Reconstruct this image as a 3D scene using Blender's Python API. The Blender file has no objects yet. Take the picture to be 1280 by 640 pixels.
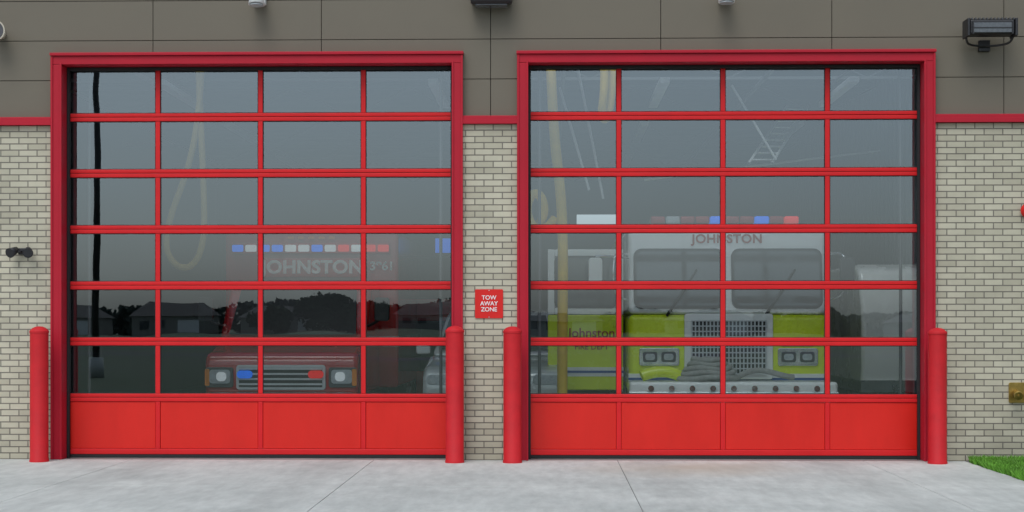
import bpy, bmesh, math, random
from mathutils import Vector, Matrix, Euler
random.seed(7)
R=math.radians
scene=bpy.context.scene

# ---------------------------------------------------------------- materials
def nt(name):
    m=bpy.data.materials.new(name); m.use_nodes=True
    t=m.node_tree; b=t.nodes['Principled BSDF']
    return m,t,b
def mat(name,col,rough=.5,metal=0.0,noise=None,bump=None,coat=0.0,streak=None,spec=None,emit=0):
    m,t,b=nt(name)
    b.inputs['Base Color'].default_value=(*col,1)
    b.inputs['Roughness'].default_value=rough
    b.inputs['Metallic'].default_value=metal
    b.inputs['Coat Weight'].default_value=coat
    if spec is not None: b.inputs['Specular IOR Level'].default_value=spec
    if emit:
        b.inputs['Emission Color'].default_value=(*col,1); b.inputs['Emission Strength'].default_value=emit
    tc=t.nodes.new('ShaderNodeTexCoord')
    if noise:
        sc,am=noise
        n=t.nodes.new('ShaderNodeTexNoise'); n.inputs['Scale'].default_value=sc; n.inputs['Detail'].default_value=6
        n.inputs['Roughness'].default_value=.65
        if streak:
            mp=t.nodes.new('ShaderNodeMapping'); mp.inputs['Scale'].default_value=streak
            t.links.new(tc.outputs['Object'],mp.inputs[0]); t.links.new(mp.outputs[0],n.inputs['Vector'])
        else: t.links.new(tc.outputs['Object'],n.inputs['Vector'])
        mr=t.nodes.new('ShaderNodeMapRange'); mr.inputs['From Min'].default_value=.25; mr.inputs['From Max'].default_value=.75
        mr.inputs['To Min'].default_value=1-am; mr.inputs['To Max'].default_value=1+am
        t.links.new(n.outputs['Fac'],mr.inputs['Value'])
        mx=t.nodes.new('ShaderNodeVectorMath'); mx.operation='SCALE'
        mx.inputs[0].default_value=col
        t.links.new(mr.outputs[0],mx.inputs['Scale']); t.links.new(mx.outputs[0],b.inputs['Base Color'])
        r2=t.nodes.new('ShaderNodeMapRange'); r2.inputs['From Min'].default_value=.3; r2.inputs['From Max'].default_value=.7
        r2.inputs['To Min'].default_value=max(0,rough-.08); r2.inputs['To Max'].default_value=min(1,rough+.08)
        t.links.new(n.outputs['Fac'],r2.inputs['Value']); t.links.new(r2.outputs[0],b.inputs['Roughness'])
    if bump:
        sc,st=bump
        n=t.nodes.new('ShaderNodeTexNoise'); n.inputs['Scale'].default_value=sc; n.inputs['Detail'].default_value=5
        t.links.new(tc.outputs['Object'],n.inputs['Vector'])
        bp=t.nodes.new('ShaderNodeBump'); bp.inputs['Distance'].default_value=st; bp.inputs['Strength'].default_value=1
        t.links.new(n.outputs['Fac'],bp.inputs['Height']); t.links.new(bp.outputs[0],b.inputs['Normal'])
    return m

def brick_mat(name,axis):
    m,t,b=nt(name)
    N=t.nodes.new; L=t.links.new
    tc=N('ShaderNodeTexCoord'); sp=N('ShaderNodeSeparateXYZ'); cb=N('ShaderNodeCombineXYZ')
    L(tc.outputs['Object'],sp.inputs[0]); L(sp.outputs[axis],cb.inputs[0]); L(sp.outputs['Z'],cb.inputs[1])
    br=N('ShaderNodeTexBrick'); L(cb.outputs[0],br.inputs['Vector'])
    br.inputs['Scale'].default_value=1; br.inputs['Brick Width'].default_value=.2; br.inputs['Row Height'].default_value=.0677
    br.inputs['Mortar Size'].default_value=.0062; br.inputs['Mortar Smooth'].default_value=.25; br.inputs['Bias'].default_value=-.2
    br.inputs['Color1'].default_value=(.54,.505,.385,1); br.inputs['Color2'].default_value=(.405,.375,.28,1)
    br.inputs['Mortar'].default_value=(.19,.175,.145,1)
    n=N('ShaderNodeTexNoise'); n.inputs['Scale'].default_value=1.3; n.inputs['Detail'].default_value=8; n.inputs['Roughness'].default_value=.7
    L(tc.outputs['Object'],n.inputs['Vector'])
    mr=N('ShaderNodeMapRange'); mr.inputs['From Min'].default_value=.3; mr.inputs['From Max'].default_value=.7
    mr.inputs['To Min'].default_value=.84; mr.inputs['To Max'].default_value=1.1; L(n.outputs['Fac'],mr.inputs['Value'])
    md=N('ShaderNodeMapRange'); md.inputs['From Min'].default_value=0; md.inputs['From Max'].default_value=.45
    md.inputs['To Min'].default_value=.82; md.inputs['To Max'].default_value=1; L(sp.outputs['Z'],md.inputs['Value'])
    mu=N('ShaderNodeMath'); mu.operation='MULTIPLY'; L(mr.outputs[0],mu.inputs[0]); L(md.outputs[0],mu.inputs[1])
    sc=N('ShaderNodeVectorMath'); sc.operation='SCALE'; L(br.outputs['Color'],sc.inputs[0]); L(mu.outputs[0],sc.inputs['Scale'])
    L(sc.outputs[0],b.inputs['Base Color']); b.inputs['Roughness'].default_value=.85
    f=N('ShaderNodeTexNoise'); f.inputs['Scale'].default_value=60; L(tc.outputs['Object'],f.inputs['Vector'])
    h=N('ShaderNodeMath'); h.operation='MULTIPLY_ADD'; h.inputs[1].default_value=-1; L(br.outputs['Fac'],h.inputs[0])
    f2=N('ShaderNodeMath'); f2.operation='MULTIPLY'; f2.inputs[1].default_value=.25; L(f.outputs['Fac'],f2.inputs[0]); L(f2.outputs[0],h.inputs[2])
    bp=N('ShaderNodeBump'); bp.inputs['Distance'].default_value=.008; L(h.outputs[0],bp.inputs['Height']); L(bp.outputs[0],b.inputs['Normal'])
    return m

def glass_mat(name,refl,tint):
    m=bpy.data.materials.new(name); m.use_nodes=True; t=m.node_tree; t.nodes.clear()
    N=t.nodes.new; L=t.links.new
    o=N('ShaderNodeOutputMaterial'); mx=N('ShaderNodeMixShader'); tr=N('ShaderNodeBsdfTransparent'); g=N('ShaderNodeBsdfGlossy')
    tr.inputs[0].default_value=(*tint,1); g.inputs['Color'].default_value=(.84,.96,1,1); g.inputs['Roughness'].default_value=.0
    lw=N('ShaderNodeLayerWeight'); lw.inputs['Blend'].default_value=.5
    p=N('ShaderNodeMath'); p.operation='POWER'; p.inputs[1].default_value=3; L(lw.outputs['Facing'],p.inputs[0])
    a=N('ShaderNodeMath'); a.operation='MULTIPLY_ADD'; a.inputs[1].default_value=.7; a.inputs[2].default_value=refl; L(p.outputs[0],a.inputs[0])
    L(a.outputs[0],mx.inputs[0]); L(tr.outputs[0],mx.inputs[1]); L(g.outputs[0],mx.inputs[2]); L(mx.outputs[0],o.inputs[0])
    return m

def concrete_mat():
    m,t,b=nt('apron_concrete'); N=t.nodes.new; L=t.links.new
    tc=N('ShaderNodeTexCoord')
    def noise(s,d,sc=None):
        n=N('ShaderNodeTexNoise'); n.inputs['Scale'].default_value=s; n.inputs['Detail'].default_value=d; n.inputs['Roughness'].default_value=.65
        if sc:
            mp=N('ShaderNodeMapping'); mp.inputs['Scale'].default_value=sc; L(tc.outputs['Object'],mp.inputs[0]); L(mp.outputs[0],n.inputs['Vector'])
        else: L(tc.outputs['Object'],n.inputs['Vector'])
        return n
    n1=noise(.7,8); n2=noise(9,6,(1,.25,1)); n3=noise(.9,5)
    r=N('ShaderNodeValToRGB'); r.color_ramp.elements[0].position=.32; r.color_ramp.elements[0].color=(.43,.455,.43,1)
    r.color_ramp.elements[1].position=.68; r.color_ramp.elements[1].color=(.59,.61,.575,1); L(n1.outputs['Fac'],r.inputs[0])
    mr=N('ShaderNodeMapRange'); mr.inputs['From Min'].default_value=.3; mr.inputs['From Max'].default_value=.7; mr.inputs['To Min'].default_value=.84; mr.inputs['To Max'].default_value=1.1
    L(n2.outputs['Fac'],mr.inputs['Value'])
    sp=N('ShaderNodeSeparateXYZ'); L(tc.outputs['Object'],sp.inputs[0])
    wob=N('ShaderNodeMath'); wob.operation='MULTIPLY_ADD'; wob.inputs[1].default_value=.35; L(n3.outputs['Fac'],wob.inputs[0]); L(sp.outputs['X'],wob.inputs[2])
    prev=None
    for c in (-3.8,-1.9,1.55,3.4):
        s=N('ShaderNodeMath'); s.operation='SUBTRACT'; s.inputs[1].default_value=c+.17; L(wob.outputs[0],s.inputs[0])
        a=N('ShaderNodeMath'); a.operation='ABSOLUTE'; L(s.outputs[0],a.inputs[0])
        if prev is None: prev=a
        else:
            mi=N('ShaderNodeMath'); mi.operation='MINIMUM'; L(prev.outputs[0],mi.inputs[0]); L(a.outputs[0],mi.inputs[1]); prev=mi
    tk=N('ShaderNodeMapRange'); tk.interpolation_type='SMOOTHSTEP'; tk.inputs['From Min'].default_value=.10; tk.inputs['From Max'].default_value=.32; tk.inputs['To Min'].default_value=.90; tk.inputs['To Max'].default_value=1
    L(prev.outputs[0],tk.inputs['Value'])
    mm=N('ShaderNodeMath'); mm.operation='MULTIPLY'; L(mr.outputs[0],mm.inputs[0]); L(tk.outputs[0],mm.inputs[1])
    sc=N('ShaderNodeVectorMath'); sc.operation='SCALE'; L(r.outputs[0],sc.inputs[0]); L(mm.outputs[0],sc.inputs['Scale'])
    mp=N('ShaderNodeMapping'); mp.inputs['Location'].default_value=(-1.9,.9,0); L(tc.outputs['Object'],mp.inputs[0])
    mp2=N('ShaderNodeMapping'); mp2.inputs['Scale'].default_value=(.75,1.0,1); L(mp.outputs[0],mp2.inputs[0])
    ln=N('ShaderNodeVectorMath'); ln.operation='LENGTH'; L(mp2.outputs[0],ln.inputs[0])
    ad=N('ShaderNodeMath'); ad.operation='MULTIPLY_ADD'; ad.inputs[1].default_value=1.6; L(n3.outputs['Fac'],ad.inputs[0]); L(ln.outputs['Value'],ad.inputs[2])
    st=N('ShaderNodeMapRange'); st.inputs['From Min'].default_value=.8; st.inputs['From Max'].default_value=1.9; st.inputs['To Min'].default_value=.7; st.inputs['To Max'].default_value=0
    L(ad.outputs[0],st.inputs['Value'])
    mx=N('ShaderNodeMix'); mx.data_type='RGBA'; L(st.outputs[0],mx.inputs['Factor']); L(sc.outputs[0],mx.inputs['A']); mx.inputs['B'].default_value=(.43,.36,.27,1)
    L(mx.outputs['Result'],b.inputs['Base Color']); b.inputs['Roughness'].default_value=.75
    f=noise(120,3); bp=N('ShaderNodeBump'); bp.inputs['Distance'].default_value=.002; L(f.outputs['Fac'],bp.inputs['Height']); L(bp.outputs[0],b.inputs['Normal'])
    return m

M={}
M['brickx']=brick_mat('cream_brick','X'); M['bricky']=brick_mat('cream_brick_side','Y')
M['panel']=mat('taupe_panel',(.165,.145,.110),.6,noise=(1.2,.05),spec=.3)
M['gap']=mat('dark_joint',(.03,.028,.025),.9)
M['trim']=mat('crimson_trim',(.44,.012,.028),.5,noise=(2.0,.08),spec=.25)
M['door']=mat('door_red',(.66,.015,.008),.38,noise=(2.2,.10),bump=(3,.0008),spec=.35,streak=(1,1,.35))
M['rail']=mat('door_rail_red',(.64,.012,.015),.42,noise=(3,.08),spec=.3)
M['boll']=mat('bollard_red',(.54,.014,.020),.55,noise=(6,.12),bump=(25,.0008),spec=.3)
M['rubber']=mat('black_rubber',(.012,.012,.013),.7,noise=(8,.2))
M['glass']=glass_mat('door_glass',.205,(.83,.89,.89))
M['added_skyglass']=glass_mat('added_skylight_glass',.06,(.92,.95,.95))  # glazing of the roof openings added to light the interior
M['wglass']=mat('vehicle_glass',(.05,.06,.065),.06,spec=.8,noise=(2,.3))
M['conc']=concrete_mat()
M['filler']=mat('joint_filler',(.18,.185,.18),.9,noise=(6,.3))
M['floor']=mat('bay_floor',(.28,.28,.27),.35,noise=(1,.15))
M['liner']=mat('white_liner',(.30,.33,.35),.5,noise=(1,.06))
M['ceil']=mat('ceiling_deck',(.07,.08,.09),.6,noise=(1,.06))
M['joist']=mat('joist_steel',(.14,.15,.16),.6,noise=(4,.1))
M['steel']=mat('white_steel',(.60,.62,.63),.45,noise=(4,.1))
M['black']=mat('black_metal',(.018,.018,.02),.45,noise=(6,.2))
M['dgrey']=mat('dark_grey',(.07,.07,.075),.5,noise=(6,.2))
M['alu']=mat('aluminium',(.6,.61,.62),.3,1.0,noise=(5,.1))
M['chrome']=mat('chrome',(.75,.76,.77),.15,1.0,noise=(5,.05))
M['brass']=mat('brass',(.42,.29,.08),.35,.9,noise=(20,.2))
M['lens']=mat('lamp_lens',(.45,.48,.5),.12,noise=(30,.2))
M['flens']=mat('floodlight_lens',(.10,.11,.12),.15,noise=(30,.3))
M['beige']=mat('beige_plastic',(.55,.50,.40),.5,noise=(6,.06))
M['sign']=mat('sign_red',(.66,.018,.014),.45,noise=(5,.05),spec=.3)
M['wtext']=mat('white_lettering',(.8,.8,.78),.5,noise=(9,.03))
M['white']=mat('white_paint',(.85,.86,.84),.25,noise=(2,.04),coat=.5)
M['lime']=mat('lime_paint',(.72,.86,.02),.25,noise=(2,.05),coat=.4)
M['dred']=mat('engine_red',(.46,.012,.016),.2,noise=(2,.06),coat=.6)
M['dlens']=mat('dark_red_lens',(.35,.02,.02),.15,noise=(20,.2))
M['rtext']=mat('red_lettering',(.36,.06,.03),.4,noise=(5,.05))
M['gtext']=mat('silver_lettering',(.88,.88,.84),.4,noise=(5,.05))
M['silver']=mat('silver_paint',(.62,.64,.65),.22,.3,noise=(3,.04),coat=.6)
M['blue']=mat('blue_lens',(.02,.18,.90),.15,noise=(20,.2),emit=.4)
M['redl']=mat('red_lens',(.88,.02,.02),.15,noise=(20,.2),emit=.3)
M['clear']=mat('clear_lens',(.85,.88,.9),.1,noise=(20,.1),emit=.2)
M['amber']=mat('amber_lens',(.8,.25,.02),.2,noise=(20,.1))
M['navy']=mat('blue_stripe',(.03,.08,.30),.3,noise=(5,.05))
M['tire']=mat('tire',(.015,.015,.015),.85,noise=(15,.3))
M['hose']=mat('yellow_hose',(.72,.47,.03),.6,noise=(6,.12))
M['hosed']=mat('dimmed_yellow_hose',(.30,.21,.04),.7,noise=(6,.12))  # same yellow hose, dim light of the left bay put into its colour
M['ghose']=mat('grey_hose',(.35,.35,.33),.8,noise=(20,.2))
M['bark']=mat('bark',(.07,.055,.04),.9,noise=(6,.3))
M['leaf']=mat('foliage',(.045,.065,.035),.9,noise=(.6,.4),spec=.1)
M['far']=mat('distant_foliage',(.05,.065,.055),.95,noise=(.15,.35),spec=.1)
M['roof']=mat('shingle',(.06,.055,.055),.9,noise=(2,.2))
M['siding']=mat('siding',(.28,.27,.24),.8,noise=(1,.08))
M['asph']=mat('asphalt',(.05,.05,.052),.9,noise=(3,.2))
M['soil']=mat('lawn_soil',(.05,.09,.018),.95,noise=(5,.3))
M['blade']=mat('grass_blades',(.11,.29,.022),.7,noise=(4,.35))
M['ground']=mat('field_grass',(.045,.068,.03),.95,noise=(.05,.35))
M['pole']=mat('pole_black',(.012,.012,.013),.5,noise=(4,.2))

# ---------------------------------------------------------------- helpers
def empty(name,loc=(0,0,0)):
    e=bpy.data.objects.new(name,None); e.location=loc; e.empty_display_size=.2
    scene.collection.objects.link(e); return e
def link(ob,parent):
    scene.collection.objects.link(ob)
    if parent:
        ob.parent=parent; ob.matrix_parent_inverse=Matrix.Translation(-Vector(parent.location))
    return ob
def mesh(name,verts,faces,material,parent=None,smooth=False,bevel=0,seg=2,fix=True):
    me=bpy.data.meshes.new(name); me.from_pydata([tuple(v) for v in verts],[],faces); me.update()
    if fix:
        bm=bmesh.new(); bm.from_mesh(me); bmesh.ops.recalc_face_normals(bm,faces=bm.faces); bm.to_mesh(me); bm.free()
    me.materials.append(M[material])
    ob=bpy.data.objects.new(name,me); link(ob,parent)
    if smooth:
        for p in me.polygons: p.use_smooth=True
    if bevel:
        b=ob.modifiers.new('bevel','BEVEL'); b.width=bevel; b.segments=seg; b.limit_method='ANGLE'; b.angle_limit=R(35)
        for p in me.polygons: p.use_smooth=True
        w=ob.modifiers.new('wn','WEIGHTED_NORMAL'); w.keep_sharp=True
    return ob
BF=[(0,1,2,3),(4,7,6,5),(0,4,5,1),(1,5,6,2),(2,6,7,3),(3,7,4,0)]
def bv(x0,x1,y0,y1,z0,z1):
    return [(x0,y0,z0),(x1,y0,z0),(x1,y1,z0),(x0,y1,z0),(x0,y0,z1),(x1,y0,z1),(x1,y1,z1),(x0,y1,z1)]
def boxes(name,lst,material,parent=None,bevel=0,seg=2):
    V=[];F=[]
    for b in lst:
        o=len(V); V+=bv(*b); F+=[tuple(i+o for i in f) for f in BF]
    return mesh(name,V,F,material,parent,bevel=bevel,seg=seg)
def box(name,x0,x1,y0,y1,z0,z1,material,parent=None,bevel=0,seg=2):
    return boxes(name,[(x0,x1,y0,y1,z0,z1)],material,parent,bevel,seg)
def prismX(name,poly,x0,x1,material,parent,bevel=0,seg=3):
    n=len(poly); V=[(x0,p[0],p[1]) for p in poly]+[(x1,p[0],p[1]) for p in poly]
    F=[tuple(range(n)),tuple(range(2*n-1,n-1,-1))]+[(i,(i+1)%n,n+(i+1)%n,n+i) for i in range(n)]
    return mesh(name,V,F,material,parent,bevel=bevel,seg=seg)
def rplate(name,cx,cz,w,h,r,y0,y1,material,parent,tilt=0,bevel=0):
    pts=[]
    for (sx,sz,a0) in ((1,1,0),(-1,1,90),(-1,-1,180),(1,-1,270)):
        for k in range(6):
            a=R(a0+90*k/5); pts.append((sx*(w/2-r)+r*math.cos(a),sz*(h/2-r)+r*math.sin(a)))
    n=len(pts); V=[(p[0],y0,p[1]) for p in pts]+[(p[0],y1,p[1]) for p in pts]
    rot=Matrix.Rotation(tilt,3,'X'); 
    V=[rot@Vector((v[0],v[1]-y0,v[2]))+Vector((cx,y0,cz)) for v in V]
    F=[tuple(range(n)),tuple(range(2*n-1,n-1,-1))]+[(i,(i+1)%n,n+(i+1)%n,n+i) for i in range(n)]
    return mesh(name,V,F,material,parent,bevel=bevel)
def cyl(name,p0,p1,r0,material,parent=None,r1=None,n=24,bevel=0):
    p0=Vector(p0);p1=Vector(p1); r1=r0 if r1 is None else r1
    d=(p1-p0).normalized(); q=d.to_track_quat('Z','Y').to_matrix()
    V=[];
    for p,r in((p0,r0),(p1,r1)):
        for i in range(n):
            a=2*math.pi*i/n; V.append(p+q@Vector((r*math.cos(a),r*math.sin(a),0)))
    F=[tuple(range(n)),tuple(range(2*n-1,n-1,-1))]+[(i,(i+1)%n,n+(i+1)%n,n+i) for i in range(n)]
    ob=mesh(name,V,F,material,parent,bevel=bevel)
    for p in ob.data.polygons:
        if len(p.vertices)==4: p.use_smooth=True
    return ob
def lathe(name,prof,cx,cy,material,parent,n=36):
    V=[];F=[]
    for r,z in prof:
        for i in range(n):
            a=2*math.pi*i/n; V.append((cx+r*math.cos(a),cy+r*math.sin(a),z))
    for k in range(len(prof)-1):
        for i in range(n): F.append((k*n+i,k*n+(i+1)%n,(k+1)*n+(i+1)%n,(k+1)*n+i))
    F.append(tuple(range(n))); F.append(tuple((len(prof)-1)*n+i for i in range(n)))
    ob=mesh(name,V,F,material,parent)
    for p in ob.data.polygons: p.use_smooth=True
    e=ob.modifiers.new('es','EDGE_SPLIT'); e.split_angle=R(40)
    return ob
def tube(name,pts,r,material,parent,cyclic=False):
    c=bpy.data.curves.new(name,'CURVE'); c.dimensions='3D'; c.bevel_depth=r; c.bevel_resolution=4; c.resolution_u=12
    s=c.splines.new('NURBS'); s.points.add(len(pts)-1); s.use_endpoint_u=True; s.order_u=4; s.use_cyclic_u=cyclic
    for i,p in enumerate(pts): s.points[i].co=(*p,1)
    c.materials.append(M[material]); ob=bpy.data.objects.new(name,c); return link(ob,parent)
def text(name,body,x,y,z,size,material,parent,sx=1,depth=.002,spacing=1,tilt=0,bold=.012):
    c=bpy.data.curves.new(name,'FONT'); c.body=body; c.size=size; c.align_x='CENTER'; c.align_y='CENTER'; c.extrude=depth
    c.space_character=spacing; c.offset=size*bold
    c.materials.append(M[material]); ob=bpy.data.objects.new(name,c); link(ob,parent)
    ob.location=(x,y,z); ob.rotation_euler=(R(90)+tilt,0,0); ob.scale=(sx,1,1); return ob
def subtract(rects,cuts):
    for (a,b,c,d) in cuts:
        out=[]
        for (x0,x1,z0,z1) in rects:
            if x1<=a or x0>=b or z1<=c or z0>=d: out.append((x0,x1,z0,z1)); continue
            if x0<a: out.append((x0,a,z0,z1))
            if x1>b: out.append((b,x1,z0,z1))
            m0,m1=max(x0,a),min(x1,b)
            if z0<c: out.append((m0,m1,z0,c))
            if z1>d: out.append((m0,m1,d,z1))
        rects=out
    return rects

# ---------------------------------------------------------------- fire station
fs=empty('fire_station')
XL,XR=-11.33,10.87; TOPZ=6.76; DEPTH=22.0
HW=2.247; DC=[-2.78,2.313]; FT=4.44
cuts=[(c-HW,c+HW,-1,FT) for c in DC]
br=subtract([(XL,XR,0,3.65)],cuts)
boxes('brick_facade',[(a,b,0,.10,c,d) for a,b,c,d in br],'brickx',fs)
bk=subtract([(XL,XR,0,TOPZ)],cuts)
boxes('wall_core',[(a,b,.103,.30,c,d) for a,b,c,d in bk],'gap',fs)
boxes('wall_liner_inside',[(a,b,.303,.32,c,d) for a,b,c,d in subtract([(-8,6.0,0,5.6)],cuts)],'liner',fs)
seams=[-11.33+1.85*i for i in range(13)]
rows=[3.745,4.15,4.585,5.02,5.455,5.89,6.325,6.76]
pl=[]
for i in range(len(seams)-1):
    for j in range(len(rows)-1):
        g=.004
        pl+=subtract([(seams[i]+g,seams[i+1]-g,rows[j]+g,rows[j+1]-g)],cuts)
boxes('metal_panels',[(a,b,.03,.10,c,d) for a,b,c,d in pl],'panel',fs)
box('parapet_cap',XL-.05,XR+.05,-.02,.36,6.762,6.86,'trim',fs,.008)
segs=[(XL,DC[0]-HW),(DC[0]+HW,DC[1]-HW),(DC[1]+HW,XR)]
boxes('ledge_flashing',[(a+.001,b-.001,-.045,.098,3.655,3.742) for a,b in segs],'trim',fs,.006)
boxes('ledge_drip',[(a+.001,b-.001,-.055,-.047,3.652,3.70) for a,b in segs],'trim',fs,.002)
box('brick_side_wall',XL,XL+.12,.303,DEPTH,0,6.76,'bricky',fs)
box('brick_side_wall',XR-.12,XR,.303,DEPTH,0,6.76,'bricky',fs)
wx0,wx1,wz0,wz1=1.10,2.1,3.98,4.26
bw=subtract([(XL,XR,0,TOPZ)],[(wx0,wx1,wz0,wz1)])
boxes('rear_wall',[(a,b,DEPTH,DEPTH+.25,c,d) for a,b,c,d in bw],'liner',fs)
added_skylights=[(-5.4,-1.2,.7,2.1),(-5.0,-1.6,3.75,4.9),(-.5,5.6,.7,2.3),(.2,5.4,3.75,5.2)]  # unseen roof openings, added to brighten the bays and vehicle fronts
boxes('roof_slab',[(a,b,c,d,6.2,6.35) for a,b,c,d in subtract([(XL,XR,.303,DEPTH)],added_skylights)],'gap',fs)
boxes('ceiling_deck',[(a,b,c,d,5.6,5.7) for a,b,c,d in subtract([(-8,6.0,.322,DEPTH)],added_skylights)],'ceil',fs)
W=[]
for a,b,c,d in added_skylights:
    W+=[(a-.06,a-.002,c,d,5.702,6.45),(b+.002,b+.06,c,d,5.702,6.45),(a-.06,b+.06,c-.06,c-.002,5.702,6.45),(a-.06,b+.06,d+.002,d+.06,5.702,6.45)]
    mesh('added_skylight_pane',[(a,c,6.42),(b,c,6.42),(b,d,6.42),(a,d,6.42)],[(0,1,2,3)],'added_skyglass',fs)
boxes('added_skylight_curb',W,'joist',fs)
boxes('floor_slab',[(XL+.12,XR-.12,.0,DEPTH,-.2,0)],'floor',fs)
rib=[]
y=.33
while y<DEPTH-.3:
    rib.append((5.94,5.999,y,y+.05,0,5.6)); y+=.3
boxes('liner_ribs_right',rib,'liner',fs)
box('partition_right',6.0,6.15,.303,DEPTH,0,6.2,'liner',fs)
box('partition_left',-8.15,-8.0,.303,DEPTH,0,6.2,'liner',fs)
J=[]
for k in range(5):
    y=5.6+4.0*k
    J+= [(-8,6,y-.04,y+.04,5.52,5.58),(-8,6,y-.03,y+.03,5.02,5.06)]
boxes('joist_chords',J,'joist',fs)
V=[];F=[]
for k in range(5):
    y=5.6+4.0*k
    for i in range(14):
        x0=-8+1.0*i; a,b=((x0,5.04),(x0+1.0,5.54)) if i%2 else ((x0,5.54),(x0+1.0,5.04))
        o=len(V); t=.018
        for (px,pz) in (a,b):
            V+=[(px-t,y-t,pz),(px+t,y-t,pz),(px+t,y+t,pz),(px-t,y+t,pz)]
        F+=[tuple(o+q for q in f) for f in BF]
mesh('joist_webs',V,F,'joist',fs)
for x in (-5.2,-1.0,.6,3.4): tube('ceiling_conduit',[(x,.5,4.85),(x,8,4.95),(x,21,4.95)],.03,'joist',fs)
for (x0,z0,x1,z1,yy) in ((.55,4.7,.95,3.3,4.2),(.8,5.0,1.15,3.2,4.4),(3.1,5.0,3.75,3.9,6.0),(1.9,3.75,5.6,4.2,7.5)):
    tube('hanger_rod',[(x0,yy,z0),((x0+x1)/2,yy,(z0+z1)/2+.01),(x1,yy,z1)],.018,'steel',fs)
L0,L1=Vector((3.35,6,3.85)),Vector((4.25,8.2,5.0)); off=Vector((.34,0,0))
for o in (Vector((0,0,0)),off): tube('roof_ladder_rail',[L0+o,(L0+L1)/2+o+Vector((0,0,.005)),L1+o],.022,'steel',fs)
for i in range(9):
    p=L0.lerp(L1,(i+.5)/9); cyl('roof_ladder_rung',p,p+off,.014,'steel',fs,n=8)
for x in (-4.75,-.8,.3,4.3):
    tube('door_track',[(x,.42,.2),(x,.42,2.5),(x,.42,4.1),(x,.5,4.6),(x,1.2,4.75),(x,5,4.8)],.018,'dgrey',fs)
for x in (-5,-1.2,2.0,4.6):
    for y in (4.5,9,14): box('strip_light',x-.07,x+.07,y,y+2.4,4.8,4.88,'steel',fs,.01)

def door(c):
    """frame + sectional overhead door centred on x=c"""
    o0,o1=c-HW,c+HW; i0,i1=o0+.112,o1-.112
    boxes('door_surround',[(o0,i0,-.05,.175,0,4.312),(i1,o1,-.05,.175,0,4.312)],'trim',fs,.006)
    box('door_header',o0,o1,-.05,.175,4.314,FT-.036,'trim',fs,.004)
    box('header_lip',o0-.012,o1+.012,-.075,.175,FT-.034,FT,'trim',fs,.005)
    boxes('jamb_edge_strip',[(o0-.006,o0+.018,-.062,-.051,0,FT-.04),(i0-.018,i0+.004,-.062,-.051,0,4.33),(i1-.004,i1+.018,-.062,-.051,0,4.33),(o1-.018,o1+.006,-.062,-.051,0,FT-.04)],'trim',fs,.003)
    boxes('weatherstrip',[(i0+.001,i0+.028,.13,.174,0,4.31),(i1-.028,i1-.001,.13,.174,0,4.31),(i0+.03,i1-.03,.13,.174,4.278,4.31)],'rubber',fs,.003)
    d0,d1=c-2.165,c+2.165
    zs=[.037,.668,1.288,1.908,2.528,3.148,3.768,4.33]
    ya,yb=.19,.245
    rails=[];mull=[];
    mx=[c-1.14,c,c+1.14]
    for s in range(7):
        z0,z1=zs[s]+.002,zs[s+1]-.002
        rb=.062 if s==0 else .040; rt=.044
        rails+=[(d0+.045,d1-.045,ya,yb,z0,z0+rb),(d0+.045,d1-.045,ya,yb,z1-rt,z1)]
        rails+=[(d0,d0+.044,ya,yb,z0,z1),(d1-.044,d1,ya,yb,z0,z1)]
        for m in mx: mull.append((m-.026,m+.026,ya+.004,yb-.004,z0+rb+.001,z1-rt-.001))
        xs=[d0+.045,mx[0]-.026,mx[0]+.026,mx[1]-.026,mx[1]+.026,mx[2]-.026,mx[2]+.026,d1-.045]
        for k in range(4):
            a,b=xs[2*k],xs[2*k+1]
            if s==0:
                box('solid_panel',a+.002,b-.002,ya+.012,yb-.01,z0+rb+.002,z1-rt-.002,'door',fs,.006)
            else:
                zz0,zz1=z0+rb+.001,z1-rt-.001; w=.006
                boxes('glazing_bead',[(a+.001,a+w,ya+.010,ya+.03,zz0,zz1),(b-w,b-.001,ya+.010,ya+.03,zz0,zz1),(a+w+.001,b-w-.001,ya+.010,ya+.03,zz0,zz0+w),(a+w+.001,b-w-.001,ya+.010,ya+.03,zz1-w,zz1)],'rubber',fs)
                tx,tz=random.gauss(0,.0007),random.gauss(0,.0008)
                xc,zc=(a+b)/2,(zz0+zz1)/2; bow=random.uniform(-.0004,.0004)
                ph=[random.random()*6.28 for _ in range(4)]
                V=[];F=[];nx,nz=12,8
                for jz in range(nz+1):
                    for ix in range(nx+1):
                        u,v=ix/nx,jz/nz; px=a+.002+(b-a-.004)*u; pz=zz0+(zz1-zz0)*v
                        dy=(px-xc)*tz+(pz-zc)*tx+bow*(math.sin(math.pi*u)*math.sin(math.pi*v))+.00005*math.sin(px*7+ph[0])*math.sin(pz*9+ph[1])
                        V.append((px,ya+.024+dy,pz))
                for jz in range(nz):
                    for ix in range(nx):
                        o=jz*(nx+1)+ix; F.append((o,o+1,o+nx+2,o+nx+1))
                mesh('glass_pane',V,F,'glass',fs,smooth=True,fix=False)
    boxes('door_rails',rails,'rail',fs,.006)
    boxes('door_mullions',mull,'rail',fs,.005)
    boxes('section_gap',[(d0+.05,d1-.05,ya+.02,yb-.02,z-.002,z+.002) for z in zs[1:-1]],'rubber',fs)
    box('bottom_seal',d0,d1,ya+.005,yb-.005,.0,.038,'rubber',fs,.004)
for c in DC: door(c)

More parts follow.
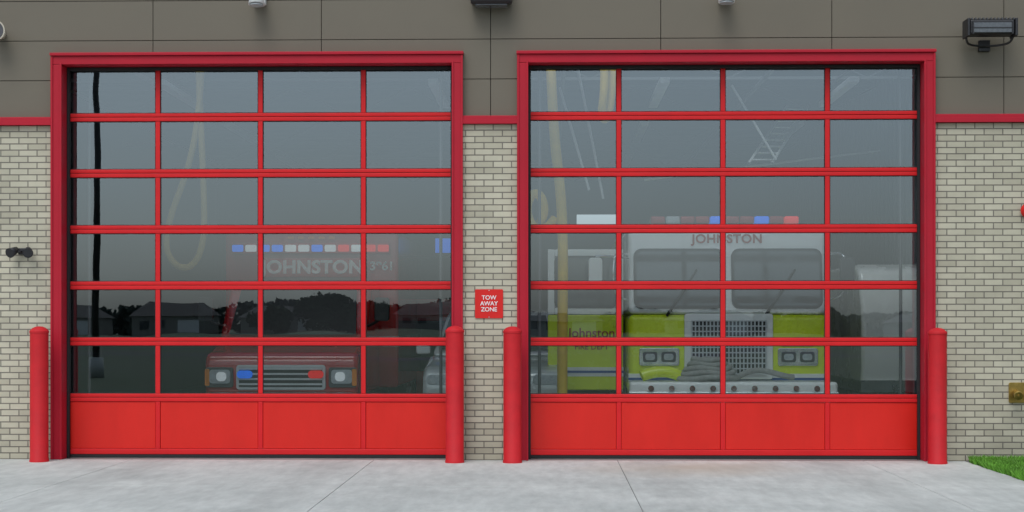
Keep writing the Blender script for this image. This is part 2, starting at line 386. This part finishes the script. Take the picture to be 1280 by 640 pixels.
# ---------------------------------------------------------------- ground, apron, lawn
S=1500
mesh('ground',[(-S,-S,-.035),(S,-S,-.035),(S,S,-.035),(-S,S,-.035)],[(0,1,2,3)],'ground')
ap=empty('concrete_apron')
js=[-12.1,-9.45,-6.8,-4.15,-1.5,1.15,3.8,4.9]; ys=[-.006,-2.7,-5.4,-8.1,-10.8,-13.5]
sl=[]
for i in range(len(js)-1):
    for j in range(len(ys)-1):
        sl.append((js[i]+.003,js[i+1]-.003,ys[j+1]+.003,ys[j]-.003 if j else ys[j],-.15,0))
boxes('slabs',sl,'conc',ap,.005)
box('joint_filler',-12.1,4.895,-13.5,-.01,-.16,-.006,'filler',ap)
V=[];F=[]
lx0,lx1,ly0,ly1=4.90,14,-13.5,-.02
V+=[(lx0,ly0,-.02),(lx1,ly0,-.02),(lx1,ly1,-.02),(lx0,ly1,-.02)]; F.append((0,1,2,3))
def blade(x,y,h):
    a=random.random()*6.283; w=.005+random.random()*.004; lx=random.gauss(0,.35)*h; ly=random.gauss(0,.35)*h
    dx,dy=math.cos(a)*w,math.sin(a)*w; o=len(V)
    V.extend([(x-dx,y-dy,-.02),(x+dx,y+dy,-.02),(x+lx*.5+dx*.7,y+ly*.5+dy*.7,-.02+h*.6),(x+lx*.5-dx*.7,y+ly*.5-dy*.7,-.02+h*.6),(x+lx,y+ly,-.02+h)])
    F.append((o,o+1,o+2,o+3)); F.append((o+3,o+2,o+4))
for _ in range(60000):
    x=4.89+random.random()**1.4*2.4; y=-.03-random.random()*4.6
    if x<4.93 and math.sin(y*5)+math.sin(y*13)<-.3: continue
    blade(x,y,.055+random.random()*.05)
lw=mesh('lawn',V,F,'blade'); lw.data.materials.append(M['soil']); lw.data.polygons[0].material_index=1
mesh('road',[(-300,-62,-.03),(300,-62,-.03),(300,-54,-.03),(-300,-54,-.03)],[(0,1,2,3)],'asph')

# ---------------------------------------------------------------- bollards
for (x,y,h) in ((-5.075,-.30,1.455),(-.60,-.30,1.46),(.016,-.30,1.455),(4.524,-.30,1.44)):
    e=empty('bollard',(x,y,0)); r=.097
    lathe('sleeve',[(r+.006,0),(r+.006,.02),(r,.03),(r,h-.075),(r+.005,h-.07),(r+.005,h-.05),(r-.004,h-.04),(r*.72,h-.018),(r*.40,h-.004),(.01,h)],x,y,'boll',e)

# ---------------------------------------------------------------- wall fittings
sg=empty('tow_away_sign',(-.245,-.01,1.70))
rplate('plate',-.245,1.70,.305,.315,.012,-.014,-.006,'sign',sg)
for i,w in enumerate(('TOW','AWAY','ZONE')): text('lettering',w,-.245,-.016,1.765-.064*i,.064,'wtext',sg,1.0)
boxes('bolts',[(-.25,-.24,-.018,-.0145,1.84,1.85),(-.25,-.24,-.018,-.0145,1.55,1.56)],'alu',sg)

fl=empty('wall_floodlight',(5.1,-.2,4.6))
x,z=5.10,4.62
box('housing',x-.235,x+.235,-.32,-.12,z-.07,z+.085,'black',fl,.018)
boxes('fins',[(x-.22+.04*i,x-.205+.04*i,-.31,-.13,z+.086,z+.105) for i in range(12)],'dgrey',fl)
boxes('side_caps',[(x-.265,x-.237,-.33,-.11,z-.09,z+.10),(x+.237,x+.265,-.33,-.11,z-.09,z+.10)],'black',fl,.008)
box('lens',x-.20,x+.20,-.328,-.321,z-.055,z+.05,'flens',fl,.003)
boxes('lens_divider',[(x-.205,x+.205,-.333,-.329,z-.01,z+.0),(x-.215,x-.2,-.333,-.3,z-.07,z+.06),(x+.2,x+.215,-.333,-.3,z-.07,z+.06)],'black',fl)
tube('yoke',[(x-.25,-.22,z-.02),(x-.25,-.20,z-.13),(x-.2,-.1,z-.15),(x,-.02,z-.15),(x+.2,-.1,z-.15),(x+.25,-.20,z-.13),(x+.25,-.22,z-.02)],.012,'black',fl)
box('wall_plate',x-.06,x+.06,-.02,.029,z-.2,z-.08,'black',fl,.006)

wp=empty('wall_pack_light',(-.22,-.1,5.0)); x=-.215
prismX('housing',[(.029,4.96),(.029,5.2),(-.12,5.2),(-.24,5.06),(-.24,4.95),(-.2,4.92)],x-.22,x+.22,'black',wp,.012)
box('lens',x-.17,x+.17,-.19,-.03,4.912,4.93,'flens',wp)
for x in (-2.75,2.31):
    c=empty('downlight',(x,-.1,4.95))
    box('wall_box',x-.07,x+.07,-.05,.029,4.96,5.14,'white',c,.01)
    cyl('arm',(x,-.05,5.05),(x,-.16,5.02),.022,'white',c)
    cyl('head',(x,-.16,5.06),(x,-.18,4.93),.07,'white',c,.09)
    cyl('lens',(x,-.18,4.929),(x,-.1805,4.915),.075,'lens',c)
hn=empty('horn_speaker',(-5.62,-.1,4.66)); x=-5.60
cyl('flare',(x,-.06,4.66),(x,-.20,4.66),.045,'beige',hn,.115,32)
cyl('flare_mouth',(x,-.201,4.66),(x,-.206,4.66),.10,'dgrey',hn)
cyl('driver',(x,.029,4.66),(x,-.06,4.66),.055,'beige',hn)
em=empty('twin_emergency_light',(-5.35,-.08,2.28)); x,z=-5.345,2.27
box('bracket',x-.05,x+.05,-.05,-.002,z-.03,z+.04,'black',em,.01)
for s in(-1,1):
    cyl('lamp_arm',(x,-.05,z),(x+s*.06,-.08,z),.012,'black',em)
    cyl('lamp_head',(x+s*.065,-.05,z+.02),(x+s*.10,-.16,z-.02),.035,'black',em,.055)
    cyl('lamp_lens',(x+s*.10,-.161,z-.02),(x+s*.101,-.165,z-.021),.045,'black',em)
fd=empty('fire_department_connection',(5.5,-.05,.74)); x,z=5.51,.74
rplate('plate',x,z,.30,.22,.02,-.016,-.002,'brass',fd,bevel=.003)
for s in(-1,1):
    cyl('swivel',(x+s*.07,-.016,z),(x+s*.085,-.13,z-.02),.038,'brass',fd)
    cyl('cap',(x+s*.085,-.13,z-.02),(x+s*.09,-.165,z-.027),.047,'brass',fd,bevel=.006)
    cyl('cap_lug',(x+s*.09,-.165,z-.027),(x+s*.092,-.19,z-.03),.012,'brass',fd)
al=empty('alarm_bell',(5.56,-.05,2.72)); x,z=5.56,2.70
cyl('gong',(x,-.03,z),(x,-.09,z),.085,'sign',al,.055,bevel=.01); cyl('back',(x,-.001,z),(x,-.03,z),.045,'sign',al)

# ---------------------------------------------------------------- vehicles
def wheel(x,y,r,w,e,hub='alu'):
    s=1 if w>0 else -1
    cyl('tire',(x,y,r),(x+w,y,r),r,'tire',e,n=40,bevel=.03)
    cyl('rim',(x+w,y,r),(x+w+s*.012,y,r),r*.6,hub,e,r*.5)
    cyl('hub',(x+w+s*.012,y,r),(x+w+s*.05,y,r),r*.2,hub,e)

# fire engine
cx,fy=2.64,2.5; fe=empty('fire_engine',(cx,fy,0)); hw=1.24
prismX('cab_lower',[(fy,.62),(fy,1.60),(fy+2.7,1.60),(fy+2.7,.62)],cx-hw,cx+hw,'lime',fe,.07)
prismX('cab_upper',[(fy+.0,1.603),(fy+.13,2.46),(fy+.15,2.63),(fy+.28,2.70),(fy+2.7,2.70),(fy+2.7,1.603)],cx-hw,cx+hw,'white',fe,.06)
tl=-math.atan2(.13,.86)
for s in(-1,1):
    wxc=cx+s*.61
    rplate('windshield_gasket',wxc,2.05,1.13,.76,.10,fy+.035,fy+.10,'black',fe,tilt=tl)
    rplate('windshield_glass',wxc,2.05,1.06,.69,.08,fy+.028,fy+.06,'wglass',fe,tilt=tl)
    cyl('wiper_arm',(wxc-.16,fy-.03,1.58),(wxc+.10,fy-.01,1.95),.018,'black',fe)
    cyl('wiper_blade',(wxc-.02,fy-.012,1.78),(wxc+.22,fy-.005,2.16),.014,'black',fe)
    hx=cx+s*.86
    rplate('headlamp_bezel',hx,1.07,.50,.22,.03,fy-.03,fy+.02,'chrome',fe,bevel=.006)
    for q in(-1,1):
        rplate('headlamp',hx+q*.115,1.07,.18,.13,.03,fy-.04,fy-.031,'dgrey',fe)
        rplate('headlamp_core',hx+q*.115,1.07,.12,.08,.03,fy-.044,fy-.041,'lens',fe)
    rplate('turn_signal',hx,1.25,.36,.07,.02,fy-.02,fy+.02,'amber' ,fe)
    rplate('turn_signal_bezel',hx,1.25,.40,.10,.02,fy-.012,fy+.02,'chrome' ,fe)
    ax=cx+s*(hw+.0)
    tube('mirror_arm',[(ax,fy+.15,2.35),(ax+s*.15,fy-.05,2.38),(ax+s*.2,fy-.15,2.3),(ax+s*.2,fy-.15,1.95),(ax+s*.15,fy-.05,1.8),(ax,fy+.1,1.78)],.015,'chrome',fe)
    rplate('mirror_head',ax+s*(.42 if s<0 else .20),2.12,.17,.36,.04,fy-.22,fy-.12,'white' if s<0 else 'dgrey',fe,bevel=.012)
tube('mirror_bracket',[(cx-hw,fy+.1,2.3),(cx-hw-.2,fy-.1,2.33),(cx-hw-.42,fy-.17,2.32)],.014,'chrome',fe)
text('lettering','JOHNSTON',cx,fy+.128,2.545,.155,'rtext',fe,1.05,spacing=1.05,tilt=-R(6),depth=.004,bold=.02)
rplate('grille_surround',cx-.0,1.20,1.10,.82,.04,fy-.05,fy+.02,'white',fe,bevel=.012)
box('grille_void',cx-.46,cx+.46,fy-.058,fy-.051,.86,1.52,'black',fe)
boxes('grille_bars',[(cx-.46+.046*i-.008,cx-.46+.046*i+.008,fy-.075,fy-.059,.86,1.52) for i in range(21)],'steel',fe)
boxes('grille_cross_bars',[(cx-.47,cx+.47,fy-.085,fy-.0755,.86+.066*i-.008,.86+.066*i+.008) for i in range(11)],'steel',fe)
box('white_stripe',cx-hw-.002,cx+hw+.002,fy-.004,fy+2.6,.74,.86,'white',fe)
box('blue_stripe',cx-hw-.004,cx+hw+.004,fy-.006,fy+2.6,.78,.81,'navy',fe)
box('bumper',cx-hw-.02,cx+hw+.02,fy-.55,fy-.06,.50,.78,'white',fe,.04,3)
box('bumper_trim',cx-hw-.03,cx+hw+.03,fy-.56,fy-.5,.60,.66,'chrome',fe,.01)
for q in range(9): cyl('bumper_grab',(cx-1.0+.25*q,fy-.57,.70),(cx-1.0+.25*q,fy-.6,.70),.035,'chrome',fe)
for k in range(5):
    pts=[(cx-.30+(.38-.05*k)*math.cos(a*.7),fy-.33+(.2-.03*k)*math.sin(a*.7),.82+.055*k+.03*math.sin(a*2+k)) for a in range(9)]
    tube('bumper_hose',pts,.035,'ghose',fe,True)
tube('bumper_hose_tail',[(cx+.1,fy-.3,.84),(cx+.35,fy-.35,1.0),(cx+.5,fy-.45,.85),(cx+.75,fy-.4,.83)],.035,'ghose',fe)
tube('hi_vis_bundle',[(cx-1.1,fy-.35,.84),(cx-.9,fy-.32,.93),(cx-.7,fy-.38,.9),(cx-.6,fy-.3,.82)],.07,'lime',fe)
box('lightbar_base',cx-.95,cx+.95,fy+.35,fy+.7,2.71,2.75,'black',fe,.01)
cols=['dlens','lens','dlens','dlens','blue','dlens','dlens','blue','dlens','redl']
for i,cn in enumerate(cols): box('lightbar_lens',cx-.94+.188*i+.004,cx-.94+.188*(i+1)-.004,fy+.36,fy+.69,2.752,2.85,cn,fe,.02)
box('pump_panel',cx-hw+.02,cx+hw-.02,fy+2.76,fy+3.7,.6,2.5,'alu',fe,.02)
box('body_box',cx-hw,cx+hw,fy+3.72,fy+8.6,.6,2.75,'lime',fe,.03)
boxes('compartment_doors',[(cx-hw-.012,cx-hw-.001,fy+3.9+1.15*i,fy+4.95+1.15*i,.75,2.3) for i in range(4)]+[(cx+hw+.001,cx+hw+.012,fy+3.9+1.15*i,fy+4.95+1.15*i,.75,2.3) for i in range(4)],'alu',fe,.003)
box('chassis',cx-.5,cx+.5,fy+.1,fy+8.4,.42,.6,'black',fe)
for yy in(fy+1.4,fy+6.3):
    wheel(cx-hw+.32,yy,.52,-.30,fe); wheel(cx+hw-.32,yy,.52,.30,fe)
boxes('ladder_rails',[(cx-.6,cx-.56,fy+3.0,fy+8.5,2.8,2.9),(cx-.15,cx-.11,fy+3.0,fy+8.5,2.8,2.9)],'alu',fe)
boxes('ladder_rungs',[(cx-.56,cx-.15,fy+3.1+.35*i,fy+3.13+.35*i,2.83,2.86) for i in range(15)],'alu',fe)
dx1=cx-hw-.03; dx0=dx1-.98; dy=fy+.75
box('open_door_lower',dx0,dx1,dy,dy+.06,.62,1.60,'lime',fe,.02)
boxes('open_door_window_frame',[(dx0,dx0+.09,dy,dy+.06,1.602,2.45),(dx1-.09,dx1,dy,dy+.06,1.602,2.45),(dx0+.091,dx1-.091,dy,dy+.06,2.36,2.45),(dx0+.091,dx1-.091,dy,dy+.06,1.602,1.69)],'white',fe,.01)
rplate('open_door_gasket',(dx0+dx1)/2,2.025,.81,.68,.08,dy-.006,dy+.05,'black',fe)
rplate('open_door_glass',(dx0+dx1)/2,2.025,.74,.61,.07,dy-.010,dy+.02,'wglass',fe)
box('door_stripe_white',dx0-.002,dx1+.002,dy-.005,dy-.001,.80,.92,'white',fe)
box('door_stripe_blue',dx0-.002,dx1+.002,dy-.009,dy-.006,.845,.875,'navy',fe)
text('door_lettering','Johnston',(dx0+dx1)/2+.08,dy-.004,1.36,.17,'rtext',fe)
text('door_lettering_small','FIRE DEPT',(dx0+dx1)/2+.08,dy-.004,1.18,.10,'rtext',fe)

# rescue ambulance
ax_,ay=-3.06,3.1; am=empty('rescue_ambulance',(ax_,ay,0))
w=1.0
prismX('cab_body',[(ay,.55),(ay-.02,.95),(ay+.06,1.10),(ay+.85,1.25),(ay+1.5,1.98),(ay+1.75,2.08),(ay+2.5,2.10),(ay+2.5,.5),(ay+.3,.5)],ax_-w,ax_+w,'dred',am,.07)
V=[(ax_-.86,ay+.90,1.32),(ax_+.86,ay+.90,1.32),(ax_+.80,ay+1.46,1.96),(ax_-.80,ay+1.46,1.96)]
V=[(v[0],v[1]-.035,v[2]+.02) for v in V]
mesh('windshield',V,[(0,1,2,3)],'black',am)
box('bumper',ax_-1.02,ax_+1.02,ay-.18,ay-.03,.42,.60,'chrome',am,.03)
rplate('grille_frame',ax_,.79,1.16,.32,.04,ay-.045,ay-.0,'steel',am,bevel=.01)
box('grille_void',ax_-.54,ax_+.54,ay-.052,ay-.046,.665,.915,'black',am)
boxes('grille_bars',[(ax_-.54,ax_+.54,ay-.066,ay-.053,.69+.066*i,.715+.066*i) for i in range(4)],'steel',am,.004)
for s in(-1,1):
    rplate('headlamp_bezel',ax_+s*.80,.79,.36,.26,.03,ay-.04,ay,'dgrey',am,bevel=.008)
    rplate('headlamp',ax_+s*.79,.80,.27,.18,.04,ay-.05,ay-.041,'lens',am)
    rplate('headlamp_core',ax_+s*.77,.80,.13,.12,.05,ay-.056,ay-.051,'clear',am)
    rplate('corner_marker',ax_+s*.955,.79,.06,.22,.02,ay-.052,ay-.042,'amber',am)
    rplate('grille_light',ax_+s*.46,.83,.20,.10,.045,ay-.085,ay-.067,'blue' if s<0 else 'redl',am)
    tube('mirror_arm',[(ax_+s*.98,ay+1.1,1.45),(ax_+s*1.15,ay+1.0,1.5),(ax_+s*1.2,ay+1.0,1.6)],.02,'black',am)
    rplate('mirror',ax_+s*1.2,1.68,.20,.32,.04,ay+.93,ay+1.03,'black',am,bevel=.01)
    wheel(ax_+s*.72,ay+.75,.39,s*.26,am); wheel(ax_+s*.9,ay+5.0,.39,s*.28,am)
by=ay+2.52
box('patient_module',ax_-1.27,ax_+1.27,by,by+3.9,.55,2.84,'dred',am,.05,3)
box('lightbar_housing',ax_-1.15,ax_+1.15,by-.10,by-.005,2.50,2.66,'dred',am,.01)
seq=['blue','clear','blue','blue','clear','clear','blue','clear','redl','clear','redl','redl']
for i,cn in enumerate(seq): rplate('module_light',ax_-1.06+.193*i,2.58,.16,.10,.02,by-.125,by-.101,cn,am)
for i in range(5): rplate('clearance_lamp',ax_-.3+.15*i,2.74,.09,.04,.015,by-.02,by-.003,'amber',am)
text('lettering','JOHNSTON',ax_+.03,by-.12,2.30,.26,'gtext',am,1.05,spacing=1.05,depth=.006,bold=.035)
box('lettering_board',ax_-.75,ax_+.80,by-.11,by-.003,2.16,2.44,'dred',am,.01)
text('unit_number','3961',ax_+1.03,by-.010,2.32,.17,'gtext',am,1.05,depth=.004,bold=.03)
box('module_stripe',ax_-1.275,ax_+1.275,by-.003,by+3.85,1.15,1.30,'white',am)

# enclosed white trailer beside the engine
tr=empty('enclosed_trailer',(5.2,4.2,0))
prismX('body',[(4.2,.55),(4.1,.9),(4.12,1.7),(4.35,2.2),(4.6,2.3),(9.5,2.3),(9.5,.55)],4.62,5.82,'white',tr,.06)
box('lower_trim',4.61,5.83,4.09,9.4,.56,.72,'alu',tr); box('side_stripe',4.612,5.828,4.4,9.3,1.2,1.26,'navy',tr)
for yy in (6.5,7.3): wheel(4.85,yy,.33,-.2,tr); wheel(5.6,yy,.33,.2,tr)
cyl('tongue_left',(4.9,4.2,.5),(5.2,3.3,.5),.04,'black',tr); cyl('tongue_right',(5.5,4.2,.5),(5.22,3.3,.5),.04,'black',tr)
cyl('jack',(5.21,3.35,0),(5.21,3.35,.8),.035,'alu',tr)

# silver suv
sx,sy=-.30,2.95; sv=empty('suv',(sx,sy,0)); w=.92
prismX('body',[(sy+.05,.35),(sy-.02,.55),(sy,.80),(sy+.15,.93),(sy+1.1,1.06),(sy+4.5,1.08),(sy+4.6,.5),(sy+4.5,.35)],sx-w,sx+w,'silver',sv,.09,4)
g0=[(sy+1.0,1.05),(sy+1.75,1.62),(sy+2.3,1.68),(sy+4.1,1.64),(sy+4.5,1.06)]
V=[(sx-w+.05+(.16 if p[1]>1.3 else 0),p[0],p[1]) for p in g0]+[(sx+w-.05-(.16 if p[1]>1.3 else 0),p[0],p[1]) for p in g0]
n=5; mesh('greenhouse',V,[tuple(range(n)),tuple(range(2*n-1,n-1,-1))]+[(i,(i+1)%n,n+(i+1)%n,n+i) for i in range(n)],'silver',sv,bevel=.05)
mesh('windshield',[(sx-.78,sy+1.06,1.14),(sx+.78,sy+1.06,1.14),(sx+.66,sy+1.66,1.60),(sx-.66,sy+1.66,1.60)],[(0,1,2,3)],'wglass',sv)
for s in(-1,1):
    mesh('side_glass',[(sx+s*.875,sy+1.5,1.12),(sx+s*.875,sy+4.1,1.12),(sx+s*.735,sy+3.9,1.55),(sx+s*.735,sy+1.95,1.55)],[(0,1,2,3)],'wglass',sv)
    b=rplate('headlamp',sx+s*.68,.77,.36,.13,.05,sy-.035,sy+.05,'lens',sv,tilt=0,bevel=.01)
    rplate('fog_lamp_recess',sx+s*.66,.50,.30,.10,.03,sy-.03,sy+.05,'black',sv)
    rplate('mirror',sx+s*1.02,1.13,.2,.13,.04,sy+1.35,sy+1.5,'silver',sv,bevel=.02)
    wheel(sx+s*.68,sy+.85,.36,s*.24,sv); wheel(sx+s*.68,sy+3.7,.36,s*.24,sv)
rplate('grille',sx,.70,.86,.17,.04,sy-.035,sy+.05,'black',sv)
boxes('grille_bars',[(sx-.4,sx+.4,sy-.045,sy-.036,.65+.045*i,.665+.045*i) for i in range(3)],'chrome',sv)
rplate('lower_intake',sx,.47,.9,.12,.03,sy-.03,sy+.05,'black',sv)

# exhaust hoses
eh=empty('exhaust_hose',(.57,1.7,3.5))
tube('drop_hose',[(.57,1.7,.30),(.56,1.7,1.0),(.58,1.7,2.2),(.56,1.7,2.9),(.52,1.75,3.3),(.45,1.9,3.9),(.42,2.2,4.9)],.062,'hose',eh)
pts=[(.48,1.75,2.75),(.36,1.7,2.58),(.20,1.7,2.62),(.12,1.7,2.85),(.2,1.75,3.08),(.34,1.7,3.02),(.36,1.75,2.8),(.3,1.8,2.7)]
tube('hose_loop',pts,.055,'hose',eh)
tube('upper_hose',[(1.08,2.4,4.9),(1.12,2.3,4.3),(.98,2.3,4.05),(1.18,2.4,3.9),(1.22,2.6,4.9)],.055,'hose',eh)
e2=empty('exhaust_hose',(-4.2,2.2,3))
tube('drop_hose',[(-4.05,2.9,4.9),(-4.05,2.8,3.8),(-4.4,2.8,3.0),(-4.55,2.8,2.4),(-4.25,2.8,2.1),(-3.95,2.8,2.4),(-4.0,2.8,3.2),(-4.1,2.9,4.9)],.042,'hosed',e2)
sh=empty('storage_shelving',(-1.3,9,0))
boxes('uprights',[(-1.9,-1.86,8.6,8.64,0,2.6),(-.5,-.46,8.6,8.64,0,2.6),(-1.9,-1.86,9.2,9.24,0,2.6),(-.5,-.46,9.2,9.24,0,2.6)],'dgrey',sh)
boxes('shelves',[(-1.9,-.46,8.6,9.24,z,z+.03) for z in(.3,.9,1.5,2.1,2.57)],'dgrey',sh)
boxes('crates',[(-1.8,-1.3,8.65,9.1,.33,.7),(-1.2,-.6,8.65,9.1,.93,1.3),(-1.8,-1.1,8.65,9.1,1.53,1.9),(-1.0,-.6,8.65,9.1,2.13,2.4)],'dred',sh,.02)
tv=empty('computer_monitor',(-1.3,8.7,2.6))
box('screen_case',-1.5,-1.1,8.7,8.75,2.64,2.92,'black',tv,.01); box('screen_panel',-1.48,-1.12,8.69,8.698,2.66,2.90,'blue',tv)
boxes('screen_stand',[(-1.35,-1.25,8.7,8.8,2.60,2.639)],'black',tv)

# ---------------------------------------------------------------- surroundings (seen in the glass)
lp=empty('street_lamp',(-12.4,-26,0))
cyl('base',(-12.4,-26,-.03),(-12.4,-26,.5),.2,'conc',lp); cyl('shaft',(-12.4,-26,.5),(-12.4,-26,10.2),.10,'pole',lp,.075)
cyl('arm',(-12.4,-26,10),(-13.6,-26,10.25),.04,'pole',lp); box('lamp_head',-14.1,-13.4,-26.15,-25.85,10.2,10.32,'pole',lp,.03)

def house(x,y,w,d,h,rh,ang=0):
    e=empty('house',(x,y,0))
    box('walls',x-w/2,x+w/2,y-d/2,y+d/2,-.03,h,'siding',e)
    V=[(x-w/2-.4,y-d/2-.4,h),(x+w/2+.4,y-d/2-.4,h),(x+w/2+.4,y+d/2+.4,h),(x-w/2-.4,y+d/2+.4,h),(x-w/2*.75,y,h+rh),(x+w/2*.75,y,h+rh)]
    mesh('roof',V,[(0,1,5,4),(2,3,4,5),(0,4,3),(1,2,5),(0,3,2,1)],'roof',e)
    boxes('garage_door',[(x+w*.12,x+w*.42,y+d/2,y+d/2+.05,0,2.2)],'wtext',e)
    boxes('windows',[(x-w*.4,x-w*.28,y+d/2,y+d/2+.05,1,2.2),(x-w*.18,x-w*.06,y+d/2,y+d/2+.05,1,2.2)],'wglass',e)
for i,(x,w,h) in enumerate(((-78,14,2.7),(-60,12,2.9),(-42.5,13,2.6),(-17,12,2.7),(2,13,2.2),(26,14,2.2),(62,13,2.2),(84,13,2.7))):
    house(x,-228-3*(i%3),w,10,h,(1.2 if x>0 else 2.0)+.3*(i%2))
def leafquad(V,F,c,s):
    q=Euler((random.random()*6.28,random.random()*6.28,random.random()*6.28)).to_matrix()
    o=len(V)
    for a,b in((-1,-.6),(1,-.6),(.7,.8),(-.7,.8)): V.append(c+q@Vector((a*s,b*s,0)))
    F.append((o,o+1,o+2,o+3))
def tree(name,x,y,h,r,n,s,trunk=.3):
    e=empty(name,(x,y,0)); base=h*.10
    cyl('trunk',(x,y,-.03),(x+.1,y,h*.55),trunk*.5,'bark',e,trunk*.25,12)
    V=[];F=[];cl=[]
    for _ in range(34):
        a=random.random()*6.28; rr=r*math.sqrt(random.random())*.8; f=random.random()
        k=math.sqrt(max(.08,1-f*f)); zz=base+(h-base)*(.12+.72*f)
        p=Vector((x+rr*k*math.cos(a),y+rr*k*math.sin(a),zz)); cl.append((p,r*(.22+.14*random.random())))
    for p,_ in cl[:9]: cyl('limb',(x,y,base+.3*(h-base)*random.random()),p,trunk*.14,'bark',e,trunk*.04,8)
    for _ in range(n):
        p,cr=random.choice(cl); d=Vector((random.gauss(0,1),random.gauss(0,1),random.gauss(0,.8)));d=d.normalized()*cr*random.random()**.4
        leafquad(V,F,p+d,s*(.6+.8*random.random()))
    mesh('crown',V,F,'leaf',e,fix=False)
tree('tree',-36.5,-232,6.8,6.4,11000,.28); tree('tree',-44,-226,4.6,3.6,4500,.24); tree('tree',-27,-238,4.8,4.2,4500,.24)
tree('tree',14,-236,4.2,3.2,3500,.24); tree('tree',45,-225,4.4,3.4,3500,.24)
V=[];F=[]
for i in range(300):
    x=-300+2*i+random.gauss(0,2); y=-262+random.gauss(0,7)
    hh=(3.6+1.4*abs(math.sin(x*.045)+.4*math.sin(x*.17)) if x<-5 else 2.4+.9*abs(math.sin(x*.06)))+random.random()*.9
    for _ in range(130):
        a=random.random()*6.28; rr=3*math.sqrt(random.random()); z=hh*random.random()**.8
        leafquad(V,F,Vector((x+rr*math.cos(a),y+rr*math.sin(a),z)),.55)
mesh('distant_trees',V,F,'far',fix=False)

# ---------------------------------------------------------------- light
el,rot=R(55),R(195)
w=bpy.data.worlds.new('World'); scene.world=w; w.use_nodes=True; t=w.node_tree
bg=t.nodes['Background']; sk=t.nodes.new('ShaderNodeTexSky'); sk.sky_type='NISHITA'; sk.sun_disc=False
sk.sun_elevation=el; sk.sun_rotation=rot; sk.air_density=1.0; sk.dust_density=3.0; sk.ozone_density=2.0
hs=t.nodes.new('ShaderNodeHueSaturation'); hs.inputs['Saturation'].default_value=.42
mxn=t.nodes.new('ShaderNodeVectorMath'); mxn.operation='MULTIPLY'; mxn.inputs[1].default_value=(.93,1.0,1.07)
t.links.new(sk.outputs[0],hs.inputs['Color']); t.links.new(hs.outputs[0],mxn.inputs[0]); t.links.new(mxn.outputs[0],bg.inputs['Color']); bg.inputs['Strength'].default_value=.15
d=Vector((math.sin(rot)*math.cos(el),math.cos(rot)*math.cos(el),math.sin(el)))
sl=bpy.data.lights.new('sun','SUN'); sl.energy=1.0; sl.angle=R(35); sl.color=(1,.98,.95)
so=bpy.data.objects.new('sun',sl); so.rotation_euler=d.to_track_quat('Z','Y').to_euler(); so.location=(0,-20,30); scene.collection.objects.link(so)

# ---------------------------------------------------------------- camera
cam=bpy.data.cameras.new('camera'); co=bpy.data.objects.new('camera',cam); scene.collection.objects.link(co)
co.location=(.41,-16.6,1.48); co.rotation_euler=(R(90),0,R(1.4)); cam.lens=53.7; cam.sensor_width=36; cam.shift_y=.0664
cam.clip_end=4000; cam.clip_start=.1
scene.camera=co
scene.view_settings.view_transform='Standard'; scene.view_settings.look='None'; scene.view_settings.exposure=0
